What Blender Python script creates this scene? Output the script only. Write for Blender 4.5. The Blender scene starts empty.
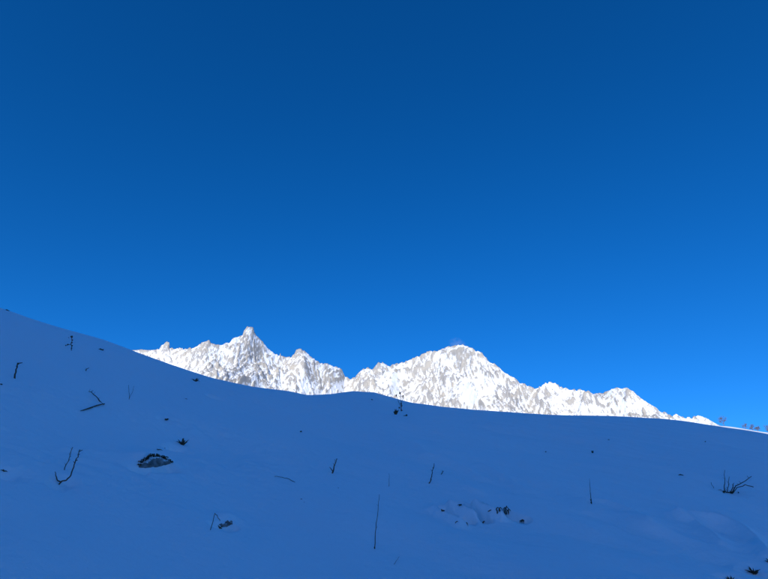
import bpy, math, random
import numpy as np

# ------------------------------------------------------------------ camera, sky, sun, exposure
sc = bpy.context.scene
C = sc.collection
R = math.radians
F, W0, H0 = 555.0, 768.0, 579.0          # focal length in photo pixels, photo size
PITCH = R(28.0)
SUN_EL, SUN_ROT = 26.0, 194.0            # sun behind the viewer, a little to the left
cam_d = bpy.data.cameras.new('camera')
cam = bpy.data.objects.new('camera', cam_d); C.objects.link(cam)
cam_d.sensor_width = 36.0; cam_d.lens = 36.0*F/W0
cam_d.clip_start = 0.05; cam_d.clip_end = 60000
cam.rotation_euler = (math.pi/2+PITCH, 0, 0)
sc.camera = cam

wd = bpy.data.worlds.new('World'); sc.world = wd; wd.use_nodes = True
nt = wd.node_tree
sky = nt.nodes.new('ShaderNodeTexSky'); sky.sky_type = 'NISHITA'; sky.sun_disc = False
sky.sun_elevation = R(SUN_EL); sky.sun_rotation = R(SUN_ROT)
sky.altitude = 3000; sky.air_density = 1.0; sky.dust_density = 1.0; sky.ozone_density = 8.0
hs = nt.nodes.new('ShaderNodeHueSaturation')
hs.inputs['Hue'].default_value = 0.503; hs.inputs['Saturation'].default_value = 1.168; hs.inputs['Value'].default_value = 1.86
bgn = nt.nodes['Background']; bgn.inputs[1].default_value = 0.1
nt.links.new(sky.outputs[0], hs.inputs['Color']); nt.links.new(hs.outputs[0], bgn.inputs[0])

sl = bpy.data.lights.new('sun', 'SUN'); sl.energy = 3.9; sl.angle = R(0.53); sl.color = (1.0, 0.955, 0.88)
so = bpy.data.objects.new('sun', sl); C.objects.link(so)
so.rotation_euler = (R(90-SUN_EL), 0, R(180-SUN_ROT))
so.location = (0, 0, 50)
vs = sc.view_settings
vs.view_transform = 'Standard'; vs.look = 'None'; vs.gamma = 1.0; vs.exposure = 0.0; vs.use_curve_mapping = False

# ------------------------------------------------------------------ helpers: noise, pixels, meshes
rng = np.random.default_rng(7)
TAB = rng.random((256, 256))
def vnoise(x, y):
    xi = np.floor(x).astype(np.int64); yi = np.floor(y).astype(np.int64)
    fx = x-xi; fy = y-yi
    fx = fx*fx*fx*(fx*(fx*6-15)+10); fy = fy*fy*fy*(fy*(fy*6-15)+10)
    a, b, c, d = xi & 255, (xi+1) & 255, yi & 255, (yi+1) & 255
    return ((TAB[a, c]*(1-fx)+TAB[b, c]*fx)*(1-fy)+(TAB[a, d]*(1-fx)+TAB[b, d]*fx)*fy)*2-1
def fbm(x, y, octv=4, gain=0.5):
    s = 0; a = 1.0; t = 0
    for i in range(octv):
        s = s+a*vnoise(x+17.3*i, y-9.1*i); t += a
        x, y = (x*0.8-y*0.6)*2.03, (x*0.6+y*0.8)*2.03
        a *= gain
    return s/t
def sstep(a, b, x):
    t = np.clip((x-a)/(b-a), 0, 1); return t*t*(3-2*t)

def pix_dir(px, py):
    u = (np.asarray(px, float)-W0/2)/F; v = (H0/2-np.asarray(py, float))/F
    y = math.cos(PITCH)-v*math.sin(PITCH); z = math.sin(PITCH)+v*math.cos(PITCH)
    return u, y, z
def pix_az(px, py):
    x, y, z = pix_dir(px, py); return np.arctan2(x, y), z/np.hypot(x, y)

def grid_mesh(name, P, wrap=False):
    """P: rows x cols x 3 array of points -> smooth quad sheet"""
    n, m = P.shape[:2]
    idx = np.arange(n*m).reshape(n, m)
    if wrap: idx = np.concatenate([idx, idx[:, :1]], 1)
    q = np.stack([idx[:-1, :-1], idx[:-1, 1:], idx[1:, 1:], idx[1:, :-1]], -1).reshape(-1, 4)
    me = bpy.data.meshes.new(name)
    me.vertices.add(n*m); me.vertices.foreach_set('co', P.reshape(-1).astype(np.float32))
    me.loops.add(len(q)*4); me.loops.foreach_set('vertex_index', q.reshape(-1).astype(np.int32))
    me.polygons.add(len(q))
    me.polygons.foreach_set('loop_start', np.arange(0, len(q)*4, 4, dtype=np.int32))
    me.polygons.foreach_set('use_smooth', np.ones(len(q), bool))
    me.update(calc_edges=True)
    return me
def link(name, me, mat=None, parent=None):
    o = bpy.data.objects.new(name, me); C.objects.link(o)
    if mat: me.materials.append(mat)
    if parent: o.parent = parent
    return o

# ------------------------------------------------------------------ materials
def new_mat(name, col, rough=0.7, spec=0.3):
    m = bpy.data.materials.new(name); m.use_nodes = True
    b = m.node_tree.nodes['Principled BSDF']
    b.inputs['Base Color'].default_value = (*col, 1); b.inputs['Roughness'].default_value = rough
    b.inputs['Specular IOR Level'].default_value = spec
    return m, m.node_tree, b
def noise_col(m, c1, c2, scale, detail=5):
    t = m.node_tree; b = t.nodes['Principled BSDF']
    tc = t.nodes.new('ShaderNodeTexCoord'); nz = t.nodes.new('ShaderNodeTexNoise')
    nz.inputs['Scale'].default_value = scale; nz.inputs['Detail'].default_value = detail
    cr = t.nodes.new('ShaderNodeValToRGB')
    cr.color_ramp.elements[0].position = 0.35; cr.color_ramp.elements[0].color = (*c1, 1)
    cr.color_ramp.elements[1].position = 0.65; cr.color_ramp.elements[1].color = (*c2, 1)
    t.links.new(tc.outputs['Object'], nz.inputs['Vector']); t.links.new(nz.outputs['Fac'], cr.inputs[0])
    t.links.new(cr.outputs[0], b.inputs['Base Color'])
    return nz

M_SNOW, t, b = new_mat('snow', (0.93, 0.94, 0.95), 0.55, 0.25)
tc = t.nodes.new('ShaderNodeTexCoord')
n1 = t.nodes.new('ShaderNodeTexNoise'); n1.inputs['Scale'].default_value = 9.0; n1.inputs['Detail'].default_value = 8; n1.inputs['Roughness'].default_value = 0.62
n2 = t.nodes.new('ShaderNodeTexNoise'); n2.inputs['Scale'].default_value = 160.0; n2.inputs['Detail'].default_value = 3
ad = t.nodes.new('ShaderNodeMath'); ad.operation = 'MULTIPLY_ADD'; ad.inputs[1].default_value = 0.12
bp = t.nodes.new('ShaderNodeBump'); bp.inputs['Strength'].default_value = 0.6; bp.inputs['Distance'].default_value = 0.03
for n in (n1, n2): t.links.new(tc.outputs['Object'], n.inputs['Vector'])
t.links.new(n2.outputs['Fac'], ad.inputs[0]); t.links.new(n1.outputs['Fac'], ad.inputs[2])
t.links.new(ad.outputs[0], bp.inputs['Height']); t.links.new(bp.outputs[0], b.inputs['Normal'])

def mountain_mat(name, rock_a, rock_b):
    m, t, b = new_mat(name, (0.8, 0.8, 0.8), 0.75, 0.2)
    at = t.nodes.new('ShaderNodeAttribute'); at.attribute_name = 'rock'
    tc = t.nodes.new('ShaderNodeTexCoord')
    nz = t.nodes.new('ShaderNodeTexNoise'); nz.inputs['Scale'].default_value = 0.09; nz.inputs['Detail'].default_value = 6; nz.inputs['Roughness'].default_value = 0.7
    nb = t.nodes.new('ShaderNodeTexNoise'); nb.inputs['Scale'].default_value = 0.009; nb.inputs['Detail'].default_value = 4
    for n in (nz, nb): t.links.new(tc.outputs['Object'], n.inputs['Vector'])
    mr = t.nodes.new('ShaderNodeMath'); mr.operation = 'MULTIPLY_ADD'; mr.inputs[1].default_value = 1.6; mr.inputs[2].default_value = -0.80
    t.links.new(nz.outputs['Fac'], mr.inputs[0])
    sm = t.nodes.new('ShaderNodeMath'); sm.operation = 'ADD'
    t.links.new(at.outputs['Fac'], sm.inputs[0]); t.links.new(mr.outputs[0], sm.inputs[1])
    st = t.nodes.new('ShaderNodeMapRange'); st.interpolation_type = 'SMOOTHSTEP'
    st.inputs['From Min'].default_value = 0.38; st.inputs['From Max'].default_value = 0.62
    t.links.new(sm.outputs[0], st.inputs['Value'])
    rc = t.nodes.new('ShaderNodeMix'); rc.data_type = 'RGBA'
    rc.inputs['A'].default_value = (*rock_a, 1); rc.inputs['B'].default_value = (*rock_b, 1)
    rr = t.nodes.new('ShaderNodeMapRange'); rr.inputs['From Min'].default_value = 0.4; rr.inputs['From Max'].default_value = 0.6
    t.links.new(nb.outputs['Fac'], rr.inputs['Value']); t.links.new(rr.outputs[0], rc.inputs['Factor'])
    mx = t.nodes.new('ShaderNodeMix'); mx.data_type = 'RGBA'
    mx.inputs['A'].default_value = (0.92, 0.925, 0.93, 1)
    t.links.new(st.outputs[0], mx.inputs['Factor']); t.links.new(rc.outputs['Result'], mx.inputs['B'])
    t.links.new(mx.outputs['Result'], b.inputs['Base Color'])
    return m
M_MTN = mountain_mat('granite_and_snow', (0.37, 0.35, 0.325), (0.49, 0.44, 0.365))
M_RIDGE = mountain_mat('shaded_rock_and_snow', (0.22, 0.20, 0.18), (0.28, 0.25, 0.21))

M_STALK, _, _ = new_mat('dry_stalk', (0.04, 0.03, 0.02), 0.8)
noise_col(M_STALK, (0.06, 0.042, 0.028), (0.15, 0.105, 0.07), 30)
M_GRASS, _, _ = new_mat('dry_grass', (0.08, 0.06, 0.03), 0.8)
noise_col(M_GRASS, (0.045, 0.036, 0.02), (0.11, 0.08, 0.045), 25)
M_STRAW, _, _ = new_mat('pale_straw', (0.10, 0.085, 0.06), 0.8)
noise_col(M_STRAW, (0.07, 0.06, 0.045), (0.13, 0.11, 0.08), 20)
M_ROCK_AND_SHADE, t, b = new_mat('dark_stone_and_shade', (0.09, 0.09, 0.085), 0.85)  # colours the small stone and the lump that stands for the hollow's shade
nz = noise_col(M_ROCK_AND_SHADE, (0.09, 0.095, 0.09), (0.26, 0.265, 0.255), 14, 8)
bp = t.nodes.new('ShaderNodeBump'); bp.inputs['Strength'].default_value = 0.6; bp.inputs['Distance'].default_value = 0.02
t.links.new(nz.outputs['Fac'], bp.inputs['Height']); t.links.new(bp.outputs[0], b.inputs['Normal'])
nm = t.nodes.new('ShaderNodeNewGeometry'); sx = t.nodes.new('ShaderNodeSeparateXYZ'); t.links.new(nm.outputs['Normal'], sx.inputs[0])
dn = t.nodes.new('ShaderNodeTexNoise'); dn.inputs['Scale'].default_value = 22; dn.inputs['Detail'].default_value = 4
sa_ = t.nodes.new('ShaderNodeMath'); sa_.operation = 'MULTIPLY_ADD'; sa_.inputs[1].default_value = 0.9
t.links.new(dn.outputs['Fac'], sa_.inputs[0]); t.links.new(sx.outputs['Z'], sa_.inputs[2])
sr = t.nodes.new('ShaderNodeMapRange'); sr.inputs['From Min'].default_value = 1.02; sr.inputs['From Max'].default_value = 1.14
t.links.new(sa_.outputs[0], sr.inputs['Value'])
smx = t.nodes.new('ShaderNodeMix'); smx.data_type = 'RGBA'; smx.inputs['B'].default_value = (0.92, 0.93, 0.94, 1)
t.links.new(sr.outputs[0], smx.inputs['Factor']); t.links.new(b.inputs['Base Color'].links[0].from_socket, smx.inputs['A'])
t.links.new(smx.outputs['Result'], b.inputs['Base Color'])
M_BARK, _, _ = new_mat('pale_bark', (0.24, 0.17, 0.13), 0.85)
noise_col(M_BARK, (0.15, 0.11, 0.085), (0.25, 0.19, 0.15), 3)

# ------------------------------------------------------------------ the snow slope (one sheet out to the horizon)
CREST = np.array([(-60, 290), (-30, 299), (0, 308.3), (52, 324.7), (104, 339), (135, 350.8), (171.7, 364.6), (213, 378.4), (255, 387.5),
  (290, 391.9), (307, 395.4), (332, 394.4), (353, 391.3), (374, 392.5), (395, 398.8), (410, 403), (430, 405.4), (472, 409.8),
  (520, 413), (550, 415), (607, 415.8), (663, 418.8), (690, 422), (717, 426.3), (745, 430.3), (768, 434.4), (800, 441), (840, 450)])
c_az, c_t = pix_az(CREST[:, 0], CREST[:, 1])
AZ = np.linspace(-math.pi, math.pi, 7201)
# outside the view the slope goes on as a plane that climbs to the front left
plane = -0.03 + 0.32*np.cos(AZ)-0.28*np.sin(AZ)
T_raw = np.interp(AZ, c_az, c_t)
wgt = sstep(R(34), R(60), np.abs(AZ))
T_raw = T_raw*(1-wgt)+plane*wgt
def gsm(a, deg):
    s = deg/(360/7200.0); k = np.exp(-0.5*(np.arange(-int(4*s), int(4*s)+1)/s)**2); k /= k.sum()
    return np.convolve(np.concatenate([a[-1-len(k)//2:-1], a, a[1:1+len(k)//2]]), k, 'valid')
T_fine = gsm(T_raw, 0.25)
T_s = gsm(T_raw, 7.0)
RC = gsm(np.interp(AZ, [R(-180), R(-60), R(-34), 0, R(34), R(60), R(180)], [26, 24, 25, 35, 60, 60, 26]), 6)
HILL_R = 420.0
_h_az, _h_t = pix_az(np.array([640, 690, 705, 720, 728, 745, 757, 768, 800, 840]), np.array([428.4, 424.2, 425.8, 426.8, 426.9, 429.7, 432.0, 433.2, 437.6, 441.6]))
HILL_T = np.interp(AZ, _h_az, _h_t)*(1-sstep(_h_az[-1], _h_az[-1]+R(25), AZ))*sstep(_h_az[0]-R(4), _h_az[0], AZ)
HILL_T = gsm(HILL_T, 0.4)

def ground_base(x, y):
    r = np.hypot(x, y)+1e-6; az = np.arctan2(x, y)
    ts = np.interp(az, AZ, T_s); tf = np.interp(az, AZ, T_fine); rc = np.interp(az, AZ, RC)
    k = 1.6/rc**2; s = ts+3.2/rc
    re = np.maximum((s+0.16)/(2*k), 1.0)
    z = np.where(r < re, s*r-k*r*r, s*re-k*re*re-0.16*(r-re)) - 1.6
    z = z + (tf-ts)*r*sstep(0.45, 0.95, r/rc)*(1-sstep(1.5, 3.0, r/rc))
    fl = -95.0                                       # valley floor
    z = fl+np.logaddexp(0, (z-fl)/6.0)*6.0
    ht = np.interp(az, AZ, HILL_T)
    hz = HILL_R*ht/1.006*np.exp(-((r-HILL_R)/130.0)**2)
    z = np.where(ht > 1e-4, np.maximum(z, hz-95*(1-np.exp(-((r-HILL_R)/130.0)**2))), z)
    return z
def ground_relief(x, y):
    r = np.hypot(x, y); az = np.arctan2(x, y)
    f = sstep(0.5, 4, r)
    near = 1-sstep(60, 120, r)
    u = x*0.8-y*0.6; v = x*0.6+y*0.8                 # wind runs along u
    side = 0.6+0.8*sstep(-0.15, 0.45, az)
    rcq = np.interp(az, AZ, RC); calm = 1-0.75*sstep(0.5, 0.95, r/rcq)
    z = calm*0.24*fbm(x/6.5+3, y/6.5, 3)+side*calm*(0.13*fbm(u/3.4, v/1.7+5, 3)+0.030*fbm(u/1.0, v/0.45, 3))
    z = z+0.05*np.maximum(fbm(u/6.0+40, v/2.6+11, 2)-0.12, 0)
    return z*f*near

def solve_px(px, py, fn):
    """first meeting of the ray through a photo pixel with the ground"""
    az, t = pix_az(px, py)
    rr = np.exp(np.linspace(math.log(1.2), math.log(700), 9000))
    z = fn(rr*math.sin(az), rr*math.cos(az))
    hit = np.nonzero(z >= rr*t)[0]
    i = hit[0] if len(hit) else int(np.argmax(z/rr))
    return np.array([rr[i]*math.sin(az), rr[i]*math.cos(az), z[i]])
def g0(x, y): return ground_base(x, y)+ground_relief(x, y)

# hollows, footprints and drifts: chains of photo pixels laid on the slope, (points, radius m, height m, sharpness)
FEAT = []
def feat(pts, rad, h, p=2.0):
    FEAT.append((np.array([solve_px(a, c, g0)[:2] for a, c in pts]), rad, h*1.6, p))
feat([(140, 467), (154, 466), (169, 466)], 0.09, -0.07, 3)        # hollow under the grass fringe
feat([(146, 457), (163, 458)], 0.14, 0.05)
feat([(178, 441)], 0.10, -0.10); feat([(173, 441)], 0.10, -0.04)
feat([(220, 526), (231, 526)], 0.06, -0.05, 3); feat([(223, 518), (230, 518)], 0.08, 0.025)
feat([(3, 470)], 0.10, -0.06); feat([(60, 482), (68, 480)], 0.08, -0.035)
feat([(442, 509), (448, 515), (456, 520), (468, 521)], 0.06, -0.20, 4)
feat([(461, 504), (468, 510), (478, 516), (486, 520)], 0.06, -0.18, 4)
feat([(489, 509), (500, 512), (512, 516), (523, 519.5)], 0.06, -0.18, 4)
feat([(451, 508), (462, 512), (474, 518)], 0.06, 0.06); feat([(476, 507), (488, 513), (502, 520)], 0.06, 0.06); feat([(436, 512), (446, 520), (460, 526)], 0.08, 0.05)
feat([(415, 443), (426, 455)], 0.12, 0.025); feat([(437, 456), (462, 466), (480, 478)], 0.12, 0.022)
feat([(484, 466), (505, 478), (527, 492)], 0.14, 0.028); feat([(470, 488), (478, 492)], 0.09, 0.02)
feat([(385, 432), (400, 438)], 0.2, 0.03)
feat([(588, 504), (606, 506), (622, 511), (636, 517), (654, 527)], 0.16, 0.055, 1.4)
feat([(596, 514), (616, 518), (634, 526)], 0.20, -0.03)
feat([(680, 519), (702, 520), (722, 522), (742, 531), (757, 543), (772, 562)], 0.12, 0.07, 1.3)
feat([(684, 521), (698, 526), (710, 535), (724, 547)], 0.09, 0.045, 1.3)
feat([(714, 529), (732, 534), (744, 544)], 0.11, -0.03)
feat([(664, 536), (690, 544), (706, 558)], 0.22, -0.035)
feat([(755, 571)], 0.09, -0.06); feat([(731, 579)], 0.07, -0.05); feat([(730, 493)], 0.14, -0.04)
feat([(270, 402), (360, 414), (470, 428)], 0.9, 0.05); feat([(60, 420), (150, 432), (230, 446)], 0.8, -0.05)
feat([(215, 397)], 0.16, -0.09, 3); feat([(166, 419)], 0.08, -0.05)
def ground_z(x, y):
    z = g0(x, y)
    r = np.hypot(x, y)
    msk = (r < 40) & (y > 0)
    for pts, rad, h, p in FEAT:
        c = pts.mean(0); ext = np.hypot(*(pts-c).T).max()+rad*3.2
        sel = msk & (np.hypot(x-c[0], y-c[1]) < ext)
        if not np.any(sel): continue
        xs, ys = np.atleast_1d(x)[np.atleast_1d(sel)], np.atleast_1d(y)[np.atleast_1d(sel)]
        d = np.full(xs.shape, 1e9)
        if len(pts) == 1: d = np.hypot(xs-pts[0, 0], ys-pts[0, 1])
        for a, bq in zip(pts[:-1], pts[1:]):
            ab = bq-a; tt = np.clip(((xs-a[0])*ab[0]+(ys-a[1])*ab[1])/(ab@ab+1e-9), 0, 1)
            d = np.minimum(d, np.hypot(xs-a[0]-tt*ab[0], ys-a[1]-tt*ab[1]))
        wob = 1+0.35*fbm(xs*9, ys*9, 2)
        z[sel] += h*np.exp(-(d/(rad*wob))**p)
    return z

az_in = np.arange(-42, 42.0001, 0.12)
az_out = np.arange(42, 318, 2.0)[1:]
azs = np.radians(np.concatenate([az_in, az_out]))
rs = np.concatenate([np.geomspace(0.35, 2.5, 24)[:-1], np.geomspace(2.5, 110, 680), np.geomspace(110, 700, 60)[1:], np.geomspace(700, 26000, 24)[1:]])
RR, AA = np.meshgrid(rs, azs, indexing='ij')
AA = (AA+math.pi) % (2*math.pi)-math.pi
GX, GY = RR*np.sin(AA), RR*np.cos(AA)
GZ = ground_z(GX, GY)
me = grid_mesh('snow_slope', np.stack([GX, GY, GZ], -1), wrap=True)
# close the small hole round the viewer's feet
import bmesh
bm = bmesh.new(); bm.from_mesh(me); bm.verts.ensure_lookup_table()
ring = [bm.verts[i] for i in range(len(azs))]
cv = bm.verts.new((0, 0, float(GZ[0].mean())))
for i in range(len(ring)):
    f = bm.faces.new((cv, ring[(i+1) % len(ring)], ring[i])); f.smooth = True
bmesh.ops.recalc_face_normals(bm, faces=bm.faces[:])
bm.to_mesh(me); bm.free()
slope = link('snow_slope', me, M_SNOW); slope['kind'] = 'structure'
def ground_at(x, y):
    return float(ground_z(np.array([float(x)]), np.array([float(y)]))[0])

# ------------------------------------------------------------------ the sunlit range
SKYL = np.array([(-90, 362), (-40, 356), (20, 352), (70, 347), (110, 351), (136, 350), (142.5, 348.7), (151, 349.6), (159, 348.8), (162, 344.4), (166.5, 341.7), (169.3, 341.6), (169.8, 348.3),
  (180, 348), (191.5, 348), (196.7, 344.4), (203, 342.3), (209, 340.6), (212, 343.8), (217.5, 345), (222.7, 344.4), (226, 341.3), (230, 341.3),
  (233, 338), (242.3, 336), (244.2, 330), (247.2, 326.7), (253.6, 327.3), (256.2, 334.5), (261, 340), (267.5, 347.5), (275.5, 354.4), (279.6, 355.2), (280.4, 352.6), (281.2, 356),
  (285, 357.2), (291, 357.5), (296, 350.2), (301, 348.8), (304.4, 351), (311.7, 357.5), (320, 362.7), (330.4, 364.8), (334.6, 366.9), (340.8, 367.5),
  (345, 376), (350, 379.4), (355, 376), (362.7, 369), (368, 367.5), (372, 370), (378, 362.7), (383.5, 362.7), (387.7, 365.8), (395, 364), (405, 361.7),
  (412, 358.8), (420.4, 355.2), (427.7, 351.3), (437, 351.5), (447.5, 347), (456, 344.8), (463, 344.8), (472.5, 348.3), (476, 350.8), (482, 353), (484, 355.5), (491, 362.3), (495, 364.2), (499.6, 368),
  (503, 371.5), (512, 376.9), (522.5, 383), (535, 389), (543, 384.6), (549.6, 382), (556, 383.8), (564, 388), (570, 389), (582.6, 389.8), (592.6, 394), (601, 393.3),
  (615, 388), (625, 387.2), (631, 389.5), (635, 392.6), (646.5, 402.6), (655, 407.5), (663.6, 412.3), (672, 415.3), (677.8, 414.6), (685, 418.6), (697.6, 416.2), (706, 418.6), (719, 425.3),
  (740, 434), (780, 442), (860, 455)])
m_az, m_t = pix_az(SKYL[:, 0], SKYL[:, 1])
maz = np.unique(np.concatenate([np.linspace(R(-48), m_az[5]-1e-4, 160), np.linspace(m_az[5], m_az[-4], 1280), np.linspace(m_az[-4]+1e-4, R(50), 120)]))
DIST = 6200+500*np.sin(maz*9+1.0)+260*np.sin(maz*23)
DIST = DIST+np.interp(maz, [m_az[44]-R(4), m_az[45], m_az[45]+R(4)], [0, 500, 0])
CZ = DIST*np.interp(maz, m_az, m_t)
vis = sstep(R(-26), R(-22), maz)*(1-sstep(R(28), R(31), maz))
CZ = CZ+vis*(36.0*(0.2-np.abs(fbm(maz*DIST/58, maz*0+.37, 3, 0.6)))+11*fbm(maz*DIST/19, maz*0+9.4, 2))+(1-vis)*60*fbm(maz*DIST/600, maz*0+4, 4)
LAT = maz*6200.0
def smooth_lat(a, sig):
    out = np.empty_like(a)
    # uniform resample -> gaussian -> back
    xs = np.linspace(LAT[0], LAT[-1], 3000); ys = np.interp(xs, LAT, a); dx = xs[1]-xs[0]
    n = max(1, int(4*sig/dx)); k = np.exp(-0.5*(np.arange(-n, n+1)*dx/sig)**2); k /= k.sum()
    ys = np.convolve(np.pad(ys, n, mode='edge'), k, 'valid')
    return np.interp(LAT, xs, ys)
dd_f = np.concatenate([np.arange(0, 60, 6.0), np.arange(60, 1500, 6.5), np.geomspace(1500, 3000, 30)])
sig_levels = [8, 20, 45, 90, 160, 260]; sm_l = np.stack([CZ]+[smooth_lat(CZ, s) for s in sig_levels])
lev_dd = np.array([0, 25, 60, 130, 260, 480, 800.0])
rows = []; rock_rows = []
L = 3000.0; FLOOR = -140.0
DDm, LAm = np.meshgrid(dd_f, LAT, indexing='ij')
base = np.empty_like(DDm)
li = np.clip(np.interp(dd_f, lev_dd, np.arange(7)), 0, 6)
for i, l in enumerate(li):
    a = int(min(math.floor(l), 5)); f = l-a
    cz = sm_l[a]*(1-f)+sm_l[a+1]*f
    base[i] = FLOOR+(np.minimum(cz, CZ+200)-FLOOR)*(1-dd_f[i]/L)**1.45
wx = 90*fbm(LAm/420, DDm/420+7, 3); wy = 90*fbm(LAm/420+31, DDm/420, 3)
def ridged(x, y, oc):
    s = 0; a = 1.0; t = 0; w = 1.0
    for i in range(oc):
        n = 1-np.abs(fbm(x+13*i, y+5*i, 1)); n = n*n
        s = s+a*n*w; w = np.clip(n*1.4, 0, 1); t += a
        x, y = (x*0.85-y*0.52)*2.07, (x*0.52+y*0.85)*2.07; a *= 0.5
    return s/t
env = sstep(0, 260, DDm); env2 = sstep(0, 60, DDm)
xw, yw = LAm+wx, DDm+wy
big = ridged((xw+0.45*yw)/520, yw/1150, 4)
big2 = ridged((xw-0.5*yw)/300+50, yw/800, 4)
det = ridged(xw/120, yw/170, 4)
fin = fbm(xw/30, yw/38, 4, 0.6)
fin2 = fbm((xw+0.6*yw)/15, (yw-0.3*xw)/18, 2)
disp = env*(230*(big-0.45)+140*(big2-0.45))+env2*(64*(det-0.4)+24*fin+9*fin2)
Z = base+disp*np.clip((base-FLOOR)/500, 0, 1)
Z = np.minimum(Z, CZ[None, :]-0.12*DDm)
dist_row = DIST[None, :]-DDm*1.0
XM, YM = dist_row*np.sin(maz)[None, :], dist_row*np.cos(maz)[None, :]
# rock where it is steep and on ribs, snow in gullies and on ledges
gz_d = np.gradient(Z, dd_f, axis=0); gz_l = np.gradient(Z, LAT, axis=1)
steep = np.hypot(gz_d, gz_l)
def blur(a, n):
    for ax in (0, 1):
        c = np.cumsum(np.pad(a, [(n+1, n) if i == ax else (0, 0) for i in (0, 1)], mode='edge'), axis=ax)
        s1 = np.take(c, np.arange(2*n+1, c.shape[ax]), axis=ax); s0 = np.take(c, np.arange(0, c.shape[ax]-2*n-1), axis=ax)
        a = (s1-s0)/(2*n+1)
    return a
conv = (Z-blur(Z, 5))/12.0
patch = fbm(xw/330+3, yw/480+2, 3)
rib = fbm((LAm+0.9*DDm)/34+wx/40, (DDm-0.9*LAm)/240, 3)+0.8*fbm((LAm-0.6*DDm)/28+wy/40+60, (DDm+.6*LAm)/230, 3)     # slanting ledges
rock = 0.37+0.13*(blur(steep, 1)-1.2)+0.22*conv+0.24*patch+0.20*fbm(xw/17, yw/24, 3, 0.75)+0.12*fin2+0.36*rib
# named snow and rock fields seen on the faces
def field(px, py, rx, ry, amt):
    az, tt = pix_az(px, py)
    el = Z/np.hypot(XM, YM)
    return 0.75*amt*np.exp(-(((maz[None, :]-az)*F/rx)**2+((el-tt)*F/ry)**2))
for q in [(486, 384, 16, 9, -0.35), (470, 396, 14, 8, -0.35), (400, 372, 12, 7, -0.4), (393, 384, 9, 12, -0.45), (436, 357, 11, 5, -0.4), (345, 391, 26, 4, -0.3),
          (428, 372, 11, 16, 0.28), (440, 392, 16, 9, 0.25), (455, 362, 14, 12, 0.03), (248, 345, 14, 12, 0.25), (262, 365, 20, 14, 0.22), (219, 366, 5, 5, 0.35), (300, 370, 22, 14, 0.12),
          (168, 344, 3, 5, 0.6), (205, 360, 18, 8, -0.15), (160, 358, 20, 6, -0.25), (512, 395, 10, 12, 0.2), (552, 395, 9, 6, 0.18), (640, 402, 30, 8, -0.28), (620, 394, 14, 6, 0.0), (590, 405, 30, 6, -0.15), (700, 420, 20, 6, -0.4)]:
    rock = rock+field(*q)
# back of the range
bk = np.array([40, 140, 400, 900, 1600.0])
Pb = []
for dbk in bk[::-1]:
    zz = FLOOR+(sm_l[5]-FLOOR)*max(0.0, 1-dbk/1700)-min(dbk*0.8, 120)
    Pb.append(np.stack([(DIST+dbk)*np.sin(maz), (DIST+dbk)*np.cos(maz), zz], -1))
P = np.concatenate([np.stack(Pb), np.stack([XM, YM, Z], -1)], 0)
rk = np.concatenate([np.full((len(bk), len(maz)), 0.3), rock], 0)
me = grid_mesh('mountain_range', P)
at = me.attributes.new('rock', 'FLOAT', 'POINT'); at.data.foreach_set('value', rk.reshape(-1).astype(np.float32))
rng_o = link('mountain_range', me, M_MTN); rng_o['kind'] = 'structure'

# ------------------------------------------------------------------ the ridge behind the viewer that keeps the slope in shade
sa = R(SUN_ROT)
sdir = np.array([math.sin(sa), math.cos(sa)]); sperp = np.array([sdir[1], -sdir[0]])
lx = np.linspace(-3000, 3000, 200); ly = np.linspace(120, 2000, 130)
LX, LY = np.meshgrid(lx, ly, indexing='xy')
prof = np.where(LY < 860, sstep(60, 860, LY)**1.15, 1-sstep(860, 2200, LY))
hh = 486*(1+0.05*fbm(LX/420, LX*0+2, 3))*(1-0.5*sstep(900, 3000, np.abs(LX)))
ZR = -130+(hh+130)*prof+40*sstep(60, 300, LY)*(ridged(LX/270, LY/330, 4)-0.6)
XR = sdir[0]*LY+sperp[0]*LX; YR = sdir[1]*LY+sperp[1]*LX
me = grid_mesh('mountain_ridge', np.stack([XR, YR, ZR], -1))
sl_ = np.hypot(np.gradient(ZR, ly, axis=0), np.gradient(ZR, lx, axis=1))
at = me.attributes.new('rock', 'FLOAT', 'POINT'); at.data.foreach_set('value', (0.05+0.25*(sl_-0.7)+0.3*fbm(LX/60, LY/80, 3)).reshape(-1).astype(np.float32))
rb = link('mountain_ridge', me, M_RIDGE); rb['kind'] = 'structure'
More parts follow.
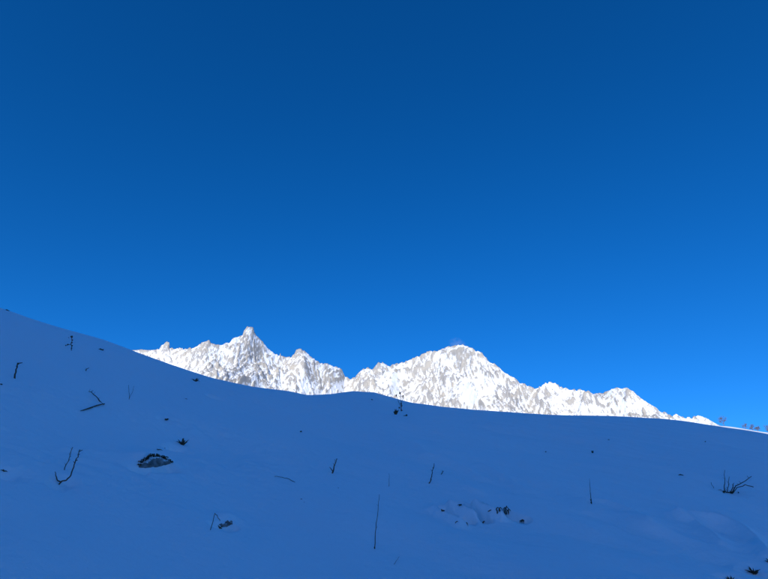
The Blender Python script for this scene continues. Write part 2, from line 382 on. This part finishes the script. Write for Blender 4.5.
# ------------------------------------------------------------------ things: dry plants, stones, trees
import mathutils
rnd = random.Random(11)
FWD = np.array([0.0, math.cos(PITCH), math.sin(PITCH)])
class MB:
    def __init__(s): s.v = []; s.f = []
    def tube(s, pts, rad, n=5):
        pts = [np.asarray(p, float) for p in pts]; b0 = len(s.v)
        for i, p in enumerate(pts):
            d = pts[min(i+1, len(pts)-1)]-pts[max(i-1, 0)]; d = d/(np.linalg.norm(d)+1e-9)
            a = np.cross(d, [0.31, 0.9, 0.2]); a /= np.linalg.norm(a)+1e-9; c = np.cross(d, a)
            r = rad[i] if hasattr(rad, '__len__') else rad
            for k in range(n):
                t = 2*math.pi*k/n; s.v.append(tuple(p+r*(math.cos(t)*a+math.sin(t)*c)))
        for i in range(len(pts)-1):
            for k in range(n):
                s.f.append((b0+i*n+k, b0+i*n+(k+1) % n, b0+(i+1)*n+(k+1) % n, b0+(i+1)*n+k))
        s.f.append(tuple(b0+k for k in reversed(range(n)))); s.f.append(tuple(b0+(len(pts)-1)*n+k for k in range(n)))
        return s
    def blob(s, c, r, rough=0.25, seg=(6, 4)):
        c = np.asarray(c, float); b0 = len(s.v); m, n = seg
        r = np.asarray(r if hasattr(r, '__len__') else (r, r, r), float)
        s.v.append(tuple(c-[0, 0, r[2]]))
        for j in range(1, n):
            ph = -math.pi/2+math.pi*j/n
            for k in range(m):
                t = 2*math.pi*k/m+0.3*j; q = 1+rough*(rnd.random()*2-1)
                s.v.append(tuple(c+q*r*np.array([math.cos(ph)*math.cos(t), math.cos(ph)*math.sin(t), math.sin(ph)])))
        s.v.append(tuple(c+[0, 0, r[2]])); top = len(s.v)-1
        for k in range(m):
            s.f.append((b0, b0+1+(k+1) % m, b0+1+k)); s.f.append((top, top-m+k, top-m+(k+1) % m))
            for j in range(n-2):
                a = b0+1+j*m
                s.f.append((a+k, a+(k+1) % m, a+m+(k+1) % m, a+m+k))
        return s
    def build(s, name, mat, parent=None, org=(0, 0, 0), smooth=True):
        me = bpy.data.meshes.new(name); o = np.asarray(org, float)
        me.from_pydata([tuple(np.asarray(p)-o) for p in s.v], [], s.f); me.update()
        if smooth: me.polygons.foreach_set('use_smooth', [True]*len(me.polygons))
        ob = link(name, me, mat, parent)
        if parent is None: ob.location = tuple(o)
        return ob
def tag(o, label, cat, group=None):
    o['label'] = label; o['category'] = cat
    if group: o['group'] = group
    return o
def empty(name, loc):
    o = bpy.data.objects.new(name, None); C.objects.link(o); o.location = tuple(loc); o.empty_display_size = 0.1
    return o
class Spot:
    """a place on the slope under a photo pixel; turns nearby pixels into points at that distance"""
    def __init__(s, px, py):
        s.p = solve_px(px, py, ground_z); s.depth = float(s.p@FWD); s.u = s.depth/F; s.px, s.py = px, py
        hd = s.p.copy(); hd[2] = 0; s.away = hd/np.linalg.norm(hd)
    def at(s, px, py, back=0.0):
        return np.array(pix_dir(px, py))*s.depth+s.away*back
    def path(s, pts, wob=0.6, lean=0.0, sub=3):
        """pixel chain -> crooked 3-D chain; lean moves the tip away from the viewer (metres)"""
        out = []; n = len(pts)
        for i in range(n-1):
            for j in range(sub):
                t = j/sub; q = (i+t)/(n-1)
                a = s.at(pts[i][0]*(1-t)+pts[i+1][0]*t, pts[i][1]*(1-t)+pts[i+1][1]*t, lean*q)
                if j or i: a = a+np.array([rnd.gauss(0, 1), rnd.gauss(0, 1), rnd.gauss(0, .5)])*s.u*wob*0.5
                out.append(a)
        out.append(s.at(*pts[-1], lean)); return out
def root(path, depth=0.05):
    """run the lower end of a stem down into the snow"""
    p = path[0].copy(); p[2] = min(p[2], ground_at(p[0], p[1]))-depth
    return [p]+path
def taper(n, r0, r1): return [r0+(r1-r0)*i/(n-1) for i in range(n)]
def stem(sp, pts, w0, w1, lean=0.0, wob=0.5, rooted=True, mb=None):
    mb = mb or MB(); p = sp.path(pts, wob, lean)
    if rooted: p = root(p)
    if w0 >= 1.1 and rooted:
        for k in range(2, len(p)-1):
            if rnd.random() < .6:
                d = np.array([rnd.choice((-1, 1))*rnd.uniform(.6, 1.5), rnd.gauss(0, .6), rnd.uniform(.6, 1.8)])*sp.u
                mb.tube([p[k], p[k]+d*.6, p[k]+d*1.2+[0, 0, .5*sp.u]], [w1*sp.u*.3, w1*sp.u*.26, w1*sp.u*.14], 4)
    return mb.tube(p, taper(len(p), w0*sp.u*.4, w1*sp.u*.4))
def blades(mb, base, n, h, spread, w, droop=0.5, up=1.0):
    for i in range(n):
        a = rnd.uniform(0, 2*math.pi); l = h*rnd.uniform(0.55, 1.1); q = rnd.uniform(0.1, 1)*spread
        b0 = np.asarray(base)+np.array([math.cos(a), math.sin(a), 0])*h*0.12*rnd.random(); b0[2] -= 0.03
        pts = [b0+np.array([math.cos(a)*q*l*t, math.sin(a)*q*l*t, 0.03*(1-t)+up*l*(t-droop*q*t*t)]) for t in (0, .35, .7, 1)]
        mb.tube(pts, [w, w*.8, w*.5, w*.12], 3)
    return mb

# --- stalks that are one bent stem
def stalk(pts, w0, w1, label, mat=None, lean=0.1, extra=(), heads=(), cat='stalk', name='dried_stalk', group=None, tuft=0):
    sp = Spot(*pts[0])
    main = stem(sp, pts, w0, w1, lean)
    if not extra and not heads and not tuft:
        return tag(main.build(name, mat or M_STALK, None, sp.p), label, cat, group)
    e = tag(empty(name, sp.p), label, cat, group)
    main.build('stem', mat or M_STALK, e, sp.p)
    for q in extra:
        stem(sp, q, w0*0.7, w1*0.7, lean, rooted=False).build('twig', mat or M_STALK, e, sp.p)
    for hx, hy, hr in heads:
        MB().blob(sp.at(hx, hy, lean*0.5), hr*sp.u, 0.3).build('seed_head', M_STALK, e, sp.p)
    if tuft:
        blades(MB(), sp.p, 7, tuft*sp.u, 1.0, 0.5*sp.u).build('grass_tuft', M_GRASS, e, sp.p)
    return e

stalk([(14.6, 378.5), (16, 371), (18, 362)], 2.2, 1.5, 'short upright dark stalk with one side shoot at its forked tip, on the steep slope', extra=[[(17.5, 364), (20, 361.8), (23.2, 360.3)]], heads=[(18.2, 362.5, 1.1), (15, 377.8, 1.0)])
stalk([(71.4, 350.5), (72, 343), (72.2, 335.5)], 1.0, 0.8, 'upright stalk with a row of round seed heads close under the steep skyline', extra=[[(71.8, 345), (69, 343.5), (66, 344.2)]],
      heads=[(72, 336, 1.3), (72.5, 339.3, .8), (72.2, 342, .75), (72.3, 345, .8), (71.8, 347.5, .7), (68, 343.8, .8), (66, 344.6, .6), (69, 336.8, .4)])
stalk([(89.5, 366), (87, 368), (86, 371)][::-1], 1.2, 0.7, 'tiny bent twig tip above the stalk with a fallen stem')
stalk([(103.7, 405), (98, 396.5), (92, 388.5), (89.5, 386)], 1.5, 0.7, 'leaning dry stalk rising from the end of a fallen stem', lean=0.25)
_sp = Spot(84, 411.5)
_m = MB(); _p = [(80, 412), (84, 411), (90, 409), (97, 406.5), (104.2, 404.8)]
_w = []
for a, c in _p:
    g = solve_px(a, c, ground_z); g[2] += 0.012; _w.append(g)
_m.tube(_w, [x*_sp.u for x in (.25, .6, .85, .8, .6)]); tag(_m.build('fallen_stem', M_STALK, None, _w[1]), 'dark dry stem lying flat on the snow at the foot of a leaning stalk', 'stem')
stalk([(129, 399.5), (129.3, 391), (129, 383)], 0.6, 0.35, 'pair of very thin pale grass stems joined at the root, above a dark hollow', M_STRAW, extra=[[(129.4, 398.5), (132, 392), (134.5, 384)]], name='dry_grass', cat='grass')
# the bent twig and the straight stick beside it
sp = Spot(61, 486.5)
e = tag(empty('bent_twig', sp.p), 'hooked dark twig curving out of the snow in a U shape', 'twig')
pm = sp.path([(59.5, 481.6), (66.4, 480.0), (70.6, 474.5), (74.2, 465.7), (76.5, 459), (78.9, 452.3), (80.9, 446.4)], 0.7, 0.12)
pm[0][2] -= 0.02
MB().tube(pm, taper(len(pm), .8*sp.u, 0.4*sp.u)).build('stem', M_STALK, e, sp.p)
pm = sp.path([(60.3, 481.8), (57.4, 479.8), (56.2, 475.5), (55.3, 470.6)], 0.5, 0.05)
MB().tube(pm, taper(len(pm), .75*sp.u, 0.35*sp.u)).build('side_shoot', M_STALK, e, sp.p)
for a, c, d, f in [(79.2, 451.5, 82.8, 449.5), (78, 455, 80.2, 453.6), (75, 463, 73.6, 461), (76, 460.5, 78, 459.5)]:
    pm = sp.path([(a, c), (d, f)], 0.2, 0.02); MB().tube(pm, taper(len(pm), .5*sp.u, .3*sp.u), 4).build('bud', M_STALK, e, sp.p)
stalk([(64.3, 470), (67.5, 461), (70.9, 453.8), (71.6, 449), (74.8, 439.8)], 1.1, 0.8, 'straight thin stick standing next to the hooked U-shaped twig', lean=0.3, name='dry_stick', cat='stick')
# bent reed by the small stone
stalk([(210.4, 530), (212.8, 521), (215.3, 512.4), (217.6, 515.6), (220.4, 519.6)], 1.0, 0.7, 'thin reed folded over in a sharp peak beside the small dark stone', name='bent_reed', cat='reed')
stalk([(332.3, 473.2), (333.8, 467), (335.4, 462.5), (337, 457)], 2.0, 0.8, 'short thick dark stalk with a small side shoot, alone on open snow', extra=[[(332.8, 471.5), (331, 468), (330, 465.5)]], heads=[(332.6, 472.3, 1.2)])
stalk([(295.4, 482.4), (289, 478.6), (282, 476), (276.5, 474.6), (271.6, 474)], 0.8, 0.5, 'thin stem arched low over the snow beside the short thick stalk', lean=0.15, name='arched_stem', cat='stem')
stalk([(374.6, 549), (375.6, 533), (377, 518.5), (378.2, 505), (379.4, 493.5)], 1.3, 0.4, 'tallest thin straight grass stem standing alone on smooth snow', name='dry_grass', cat='grass', lean=0.05, heads=[(374.7, 547.5, .9)])
stalk([(389, 486.5), (389.2, 479), (389, 472)], 0.55, 0.3, 'faint short grass stem behind the tallest grass stem', M_STRAW, name='dry_grass', cat='grass')
stalk([(394, 564.5), (396.6, 560.5), (399.4, 556)], 0.6, 0.35, 'small pale straw leaning in the snow, in front of the tallest grass stem', M_STRAW, name='dry_grass', cat='grass')
stalk([(429, 483.6), (431.4, 475.6), (432.6, 470), (434.2, 461.5)], 1.5, 0.7, 'knobbly dark stalk above the row of trodden hollows', heads=[(429.3, 482.6, 1.1), (433.2, 467, .7)], lean=0.12)
stalk([(441, 474.5), (442, 472), (443.4, 470)], 1.1, 0.6, 'tiny dark twig tip beside the knobbly stalk')
stalk([(591.6, 504), (590.8, 497), (590, 488), (589.3, 477)], 1.3, 0.25, 'slender stem with a dark foot behind the low snow drift', name='dry_grass', cat='grass', heads=[(591.2, 502, .9), (590.8, 499.5, .7)])

# --- grass tufts
def tuft(px, py, h, n, label, spread=0.9, w=0.6, group=None, mat=None, droop=0.5, cat='grass tuft', name='grass_tuft'):
    sp = Spot(px, py)
    m = blades(MB(), sp.p, n, h*sp.u, spread, w*sp.u, droop)
    return tag(m.build(name, mat or M_GRASS, None, sp.p), label, cat, group)
tuft(101.8, 350.2, 3.2, 14, 'low round dark tuft under the skyline, below the stalk with seed heads', 1.4, 0.8)
tuft(166.5, 420, 3.8, 14, 'small compact dark tuft above the sheltered hollow', 1.3, 0.8)
tuft(195.5, 381.5, 6, 12, 'thin spiky tuft close to the skyline at the foot of the range', 1.0, 0.55)
tuft(182.5, 445, 10, 26, 'dense dark tuft bristling from a melted pit in the snow', 0.75, 0.8)
tuft(158, 449.8, 4.5, 8, 'sparse little tuft between the hollow and the dense dark tuft', 1.3, 0.6)
tuft(164.8, 448.2, 3, 6, 'few grass tips beside the sparse little tuft above the hollow', 1.2, 0.6)
tuft(4.5, 471.5, 6.5, 12, 'dark tuft in a small dent in the snow on the slope', 0.7, 0.6)
tuft(0.8, 384.5, 4, 10, 'dark tuft below the short forked stalk', 1.2, 0.8)
tuft(8, 310.8, 2.4, 8, 'tiny dark tuft on the very top of the steep skyline', 1.2, 0.7)
tuft(300.8, 432, 3.4, 9, 'tiny dark tuft on the open slope below the dip in the crest', 0.9, 0.6)
tuft(680, 475, 3.5, 12, 'low flat tuft on the slope above the snow drifts', 1.8, 0.6)
tuft(755, 574.5, 11, 30, 'bushy dark tuft growing at the low edge of the slope', 1.0, 0.75)
tuft(731, 582, 9, 20, 'narrow spiky tuft beside the bushy dark tuft', 0.5, 0.8)
tuft(771, 563, 9, 14, 'dark tuft above the bushy one, beyond the snow drift', 1.0, 0.7)
for a, c, lb in [(186, 399, 'below the thin spiky tuft near the skyline'), (301, 499, 'below the arched stem, uphill of its twin'), (304, 502, 'below the arched stem, downhill of its twin'),
        (338.3, 488, 'just below the short thick stalk'), (545.3, 452, 'on bare slope behind the trodden hollows'), (609, 440, 'just uphill of the small upright dark tuft'),
        (705.5, 442, 'near the crest below the tallest bare tree'), (372, 400, 'on the rounded hump of the crest')]:
    tuft(a, c, 2.2, 5, 'tiny grass tip in smooth snow '+lb, 1.2, 0.5, group='grass tips on the open slope')
tuft(592.8, 453, 4.2, 7, 'small upright dark tuft far up the open slope', 0.35, 0.7)
# tufts and holes along the trodden hollows
tuft(442.6, 511, 5, 12, 'tuft at the head of the first trodden hollow', 0.9, 0.7)
tuft(461.5, 505, 4, 10, 'tuft at the head of the middle trodden hollow', 1.2, 0.6)
tuft(489, 511.5, 5, 8, 'thin tuft at the head of the last trodden hollow', 0.7, 0.5)
for i, (a, c) in enumerate([(499.5, 511.5), (506, 512.5)]):
    sp = Spot(a, c)
    e = tag(empty('grass_tuft', sp.p), 'arched blades over the last trodden hollow, '+('next to the thin tuft' if i == 0 else 'by the flattened tuft'), 'grass tuft', 'arched tufts over the hollow')
    for dx in ((-2.2, .3) if i == 0 else (-1.6, .2, 2.4)):
        hq = rnd.uniform(.7, 1.15); wq = rnd.uniform(.8, 1.3); dy = rnd.uniform(-.8, .6)
        pm = root(sp.path([(a+dx, c+dy), (a+dx-.8*wq, c-3.2*hq+dy), (a+dx+.4*wq, c-5.6*hq+dy), (a+dx+2.2*wq, c-4.0*hq+dy), (a+dx+3.4*wq, c-0.6*hq+dy)], 0.4, 0.02, 2), .02)
        MB().tube(pm, taper(len(pm), .75*sp.u, .25*sp.u), 4).build('blade', M_GRASS, e, sp.p)
tuft(522.5, 521.5, 3.4, 14, 'flattened tuft at the far end of the last trodden hollow', 2.2, 0.7, droop=0.8)

tuft(457, 521.5, 2.6, 12, 'dark grass added to deepen the shade along the bottom of the first trodden hollow', 2.4, 0.5, droop=0.85)  # these three flat tufts are added to darken the hollows like shade
tuft(466.5, 522.8, 2.4, 10, 'dark grass added to deepen the shade at the low end of the first trodden hollow', 2.4, 0.5, droop=0.85)
tuft(484, 521.5, 2.2, 8, 'grass added to deepen the shade at the low end of the middle trodden hollow', 2.2, 0.5, droop=0.85)
# --- the shrub on the right
sp = Spot(730, 493)
e = tag(empty('dried_shrub', sp.p), 'spreading dried shrub with several bare stems in the snow', 'shrub')
for pts, w0, w1, ln in [([(724.5, 493), (724.2, 483), (724.6, 469)], 1.5, .4, .1), ([(726.5, 493.5), (728, 485), (728.8, 475)], 1.1, .5, .2),
        ([(732, 493.3), (734, 489), (735.4, 485.8), (744, 481), (751.5, 475.5)], 1.8, .7, .1), ([(733, 493.3), (737, 488), (745, 485.6), (753.5, 487.8)], 1.0, 1.1, -.1),
        ([(737, 495), (738.2, 491.5), (739.5, 494.6)], 1.0, .8, 0), ([(723, 493), (721, 489.5), (713.5, 489), (710.6, 481)], .7, .5, .15), ([(730, 493.5), (732.5, 488), (733.4, 484)], 1.4, .7, -.05),
        ([(729, 493.5), (722.5, 491)], 1.6, 1.2, 0)]:
    stem(sp, pts, w0, w1, ln).build('stem', M_STALK, e, sp.p)
blades(MB(), Spot(732, 493.6).p, 16, 5*sp.u, 1.1, .7*sp.u).build('grass_tuft', M_GRASS, e, sp.p)
blades(MB(), Spot(723.8, 493).p, 8, 4*sp.u, .8, .7*sp.u).build('grass_tuft', M_GRASS, e, sp.p)

# --- the plant on the crest in front of the range
sp = Spot(401.5, 411)
e = tag(empty('crest_shrub', sp.p), 'tall dry plant with round seed heads rising past the crest against the bright range', 'shrub')
for pts in ([(401.8, 411), (401, 403), (400, 392)], [(401, 407), (398.5, 400), (396.4, 394)], [(401.3, 406), (402, 400), (403, 395)]):
    stem(sp, pts, .7, .4, .3, .3).build('stem', M_STALK, e, sp.p)
for a, c, q in [(399.9, 391.8, 1.15), (396.3, 394, .85), (403, 394.6, .75), (401, 402.5, .8), (401.6, 404.5, .9), (399.2, 406.5, .9), (402, 410.3, 1.5)]:
    MB().blob(sp.at(a, c, .15), (q*sp.u*.9, q*sp.u*.9, q*sp.u*1.2), .3).build('seed_head', M_STALK, e, sp.p)
tuft(395.5, 414.5, 6.5, 22, 'leafy dry clump beside the tall plant on the crest', 0.55, 0.8)
tuft(406.3, 416, 3, 12, 'small dark clump just below the tall plant on the crest', 1.2, 0.8)

# --- a small stone, and the dark fill of the melted hollow
def stone(name, xs, top, bot, bulge, label, seed):
    """a low dark lump that breaks the snow surface inside an outline given in photo pixels"""
    nu, nv = 22, 9; x0, x1 = xs; front = np.zeros((nv, nu, 3)); back = np.zeros((nv, nu, 3))
    for i in range(nu):
        u = i/(nu-1); x = x0+(x1-x0)*u; yt = np.interp(x, *zip(*top)); yb = np.interp(x, *zip(*bot))
        for j in range(nv):
            v = j/(nv-1); p = solve_px(x, yt*(1-v)+yb*v, ground_z); e = 0.01
            gx = (ground_at(p[0]+e, p[1])-p[2])/e; gy = (ground_at(p[0], p[1]+e)-p[2])/e
            n = np.array([-gx, -gy, 1.0]); n /= np.linalg.norm(n)
            q = max(0.0, 1-(2*u-1)**4)*max(0.0, 1-(2*v-1)**2)
            w = mathutils.noise.noise((u*6+seed, v*3, 0))*.35+mathutils.noise.noise((u*15, v*7+seed, 0))*.2+(.3 if mathutils.noise.noise((u*4, v*2, seed)) > .05 else 0)
            front[j, i] = p+n*(bulge*(q**.5)*(1+w)-0.02); back[j, i] = p-n*(0.05+bulge*q)
    v = np.concatenate([front.reshape(-1, 3), back.reshape(-1, 3)]); f = []; B = nu*nv
    for j in range(nv-1):
        for i in range(nu-1):
            a = j*nu+i; f.append((a+nu, a+nu+1, a+1, a)); f.append((B+a, B+a+1, B+a+nu+1, B+a+nu))
    rim = [i for i in range(nu)]+[j*nu+nu-1 for j in range(1, nv)]+[(nv-1)*nu+i for i in range(nu-2, -1, -1)]+[j*nu for j in range(nv-2, 0, -1)]
    for a, c in zip(rim, rim[1:]+rim[:1]): f.append((a, c, B+c, B+a))
    org = v[:B].mean(0); me = bpy.data.meshes.new(name); me.from_pydata([tuple(q-org) for q in v], [], f); me.update()
    me.polygons.foreach_set('use_smooth', [True]*len(me.polygons))
    o = link(name, me, M_ROCK_AND_SHADE); o.location = tuple(org); return tag(o, label, 'stone')
TOP = [(137.5, 466.8), (142, 462.5), (150.5, 456.6), (156, 456.8), (161.4, 458), (168, 461), (172, 463.2)]
o = stone('hollow_shade_fill', (137.5, 172), TOP, [(137.5, 467.2), (141, 468.6), (147, 469), (158, 468), (166, 465.8), (172, 463.6)], 0.045, 'low dark lump standing in for the shade inside a melted hollow under grass', 3)  # dark lump put in where the open hollow is only in shade
o2 = stone('small_stone', (218, 233.5), [(218, 524), (221, 520.5), (226, 519.8), (231, 520.4), (233.5, 523)], [(218, 526), (222, 528.6), (227, 528), (233.5, 524.5)], 0.03, 'small dark stone sunk in a snow dent beside the folded reed', 8)
tuft(219.5, 528.5, 7, 14, 'dark grass at the side of the small stone by the folded reed', 0.8, 0.7)
sp = Spot(155, 458); q0 = sp.p; fr = tag(empty('grass_fringe', q0), 'fringe of dead grass hanging over the upper edge of the dark melted hollow', 'grass')
for i in range(15):
    x = 139+32*i/14; q = solve_px(x, float(np.interp(x, *zip(*TOP)))-.5, ground_z); m = MB()
    for k in range(9):
        b0 = q+np.array([rnd.gauss(0, 1.2), rnd.gauss(0, .6), 0])*sp.u; l = rnd.uniform(1.8, 5.5)*sp.u*(.55+.6*math.sin(math.pi*i/14)); dx = rnd.gauss(0, .45); tw = -sp.away
        m.tube([b0+[0, 0, -.01], b0+tw*l*.4+[dx*l*.3, 0, .32*l], b0+tw*l*.9+[dx*l*.7, 0, .15*l], b0+tw*l*1.2+[dx*l, 0, -.35*l]], [.35*sp.u, .38*sp.u, .28*sp.u, .08*sp.u], 3)
    m.build('grass_clump', M_GRASS, fr, q0)

# --- bare trees on the sunlit hill beyond the crest
def bare_tree(px, py_top, width_px, label, seed, nfork=5, low=.28):
    az, _ = pix_az(px, 428); r = HILL_R-6; rn = random.Random(seed)
    x, y = r*math.sin(az), r*math.cos(az); b0 = np.array([x, y, ground_at(x, y)])
    _, tt = pix_az(px, py_top); H = max(2.5, r*tt-b0[2]); Wd = width_px*r/F/2
    e = tag(empty('bare_tree', b0), label, 'tree', 'bare trees on the sunlit hill')
    tr = MB(); cr = MB(); lean = rn.uniform(-.06, .06)*H
    tr.tube([b0-[0, 0, .4], b0+[lean*.3, 0, H*.3], b0+[lean, 0, H*.62]], [.16, .13, .08], 6)
    def grow(p, d, l, rad, lev):
        q = p+d*l; cr.tube([p, p+d*l*.5+np.array([rn.gauss(0, .05), rn.gauss(0, .05), .03])*l, q], [rad, rad*.8, rad*.5], 4)
        if lev == 0: return
        for _k in range(4 if lev > 1 else 5):
            nd = d+np.array([rn.gauss(0, .55), rn.gauss(0, .55), rn.gauss(.15, .3)]); nd /= np.linalg.norm(nd)
            grow(p+d*l*rn.uniform(.45, 1), nd, l*rn.uniform(.5, .8), rad*.6, lev-1)
    for k in range(nfork+3):
        a = rn.uniform(0, 2*math.pi); f = rn.uniform(low, .6)
        d = np.array([math.cos(a)*Wd/H*1.9, math.sin(a)*Wd/H*1.9, rn.uniform(.4, 1.0)]); d /= np.linalg.norm(d)
        grow(b0+np.array([lean*f/.62, 0, H*f]), d, H*.27, .06, 3)
    tr.build('trunk', M_BARK, e, b0); cr.build('crown', M_BARK, e, b0)
bare_tree(725, 415.8, 9, 'tallest bare tree standing apart on the sunlit hill beyond the crest', 1, 6, .2)
bare_tree(745.3, 422.6, 5.5, 'slim bare tree between the tallest tree and the two bushy ones', 2, 5, .15)
bare_tree(752.2, 423.8, 6.5, 'bushy bare tree next to the slim one on the hill', 3, 9, .03)
bare_tree(757, 425.4, 6.5, 'lowest bushy bare tree at the end of the row of four', 4, 9, .03)
bare_tree(767, 424.6, 7, 'bare tree past the gap after the low bushy trees', 5, 8, .05)
bare_tree(777, 427, 7, 'bare tree at the far end of the hill row', 6, 8, .05)

# --- a little snow blown off the main summit
paz, pt = pix_az(457, 344); pd = float(np.interp(paz, maz, DIST)); 
bmv = bmesh.new(); bmesh.ops.create_icosphere(bmv, subdivisions=3, radius=1.0)
me = bpy.data.meshes.new('blown_snow'); bmv.to_mesh(me); bmv.free()
M_PLUME = bpy.data.materials.new('blown_snow'); M_PLUME.use_nodes = True; t = M_PLUME.node_tree; t.nodes.clear()
om = t.nodes.new('ShaderNodeOutputMaterial'); pv = t.nodes.new('ShaderNodeVolumePrincipled'); pv.inputs['Anisotropy'].default_value = -0.35; pv.inputs['Color'].default_value = (.97, .97, .97, 1)
tc = t.nodes.new('ShaderNodeTexCoord'); gr = t.nodes.new('ShaderNodeTexGradient'); gr.gradient_type = 'SPHERICAL'
nz = t.nodes.new('ShaderNodeTexNoise'); nz.inputs['Scale'].default_value = 2.2; nz.inputs['Detail'].default_value = 3
m1 = t.nodes.new('ShaderNodeMath'); m1.operation = 'MULTIPLY'; m2 = t.nodes.new('ShaderNodeMapRange')
m2.inputs['From Min'].default_value = 0.35; m2.inputs['From Max'].default_value = 0.7; m2.inputs['To Max'].default_value = 0.0032
t.links.new(tc.outputs['Object'], gr.inputs[0]); t.links.new(tc.outputs['Object'], nz.inputs['Vector'])
t.links.new(nz.outputs['Fac'], m2.inputs['Value']); t.links.new(gr.outputs['Fac'], m1.inputs[0]); t.links.new(m2.outputs[0], m1.inputs[1])
t.links.new(m1.outputs[0], pv.inputs['Density']); t.links.new(pv.outputs[0], om.inputs['Volume'])
o = link('blown_snow', me, M_PLUME); o['kind'] = 'stuff'
o.location = (pd*math.sin(paz), pd*math.cos(paz), pd*pt); o.scale = (120, 100, 85); o.rotation_euler = (0, R(12), 0)
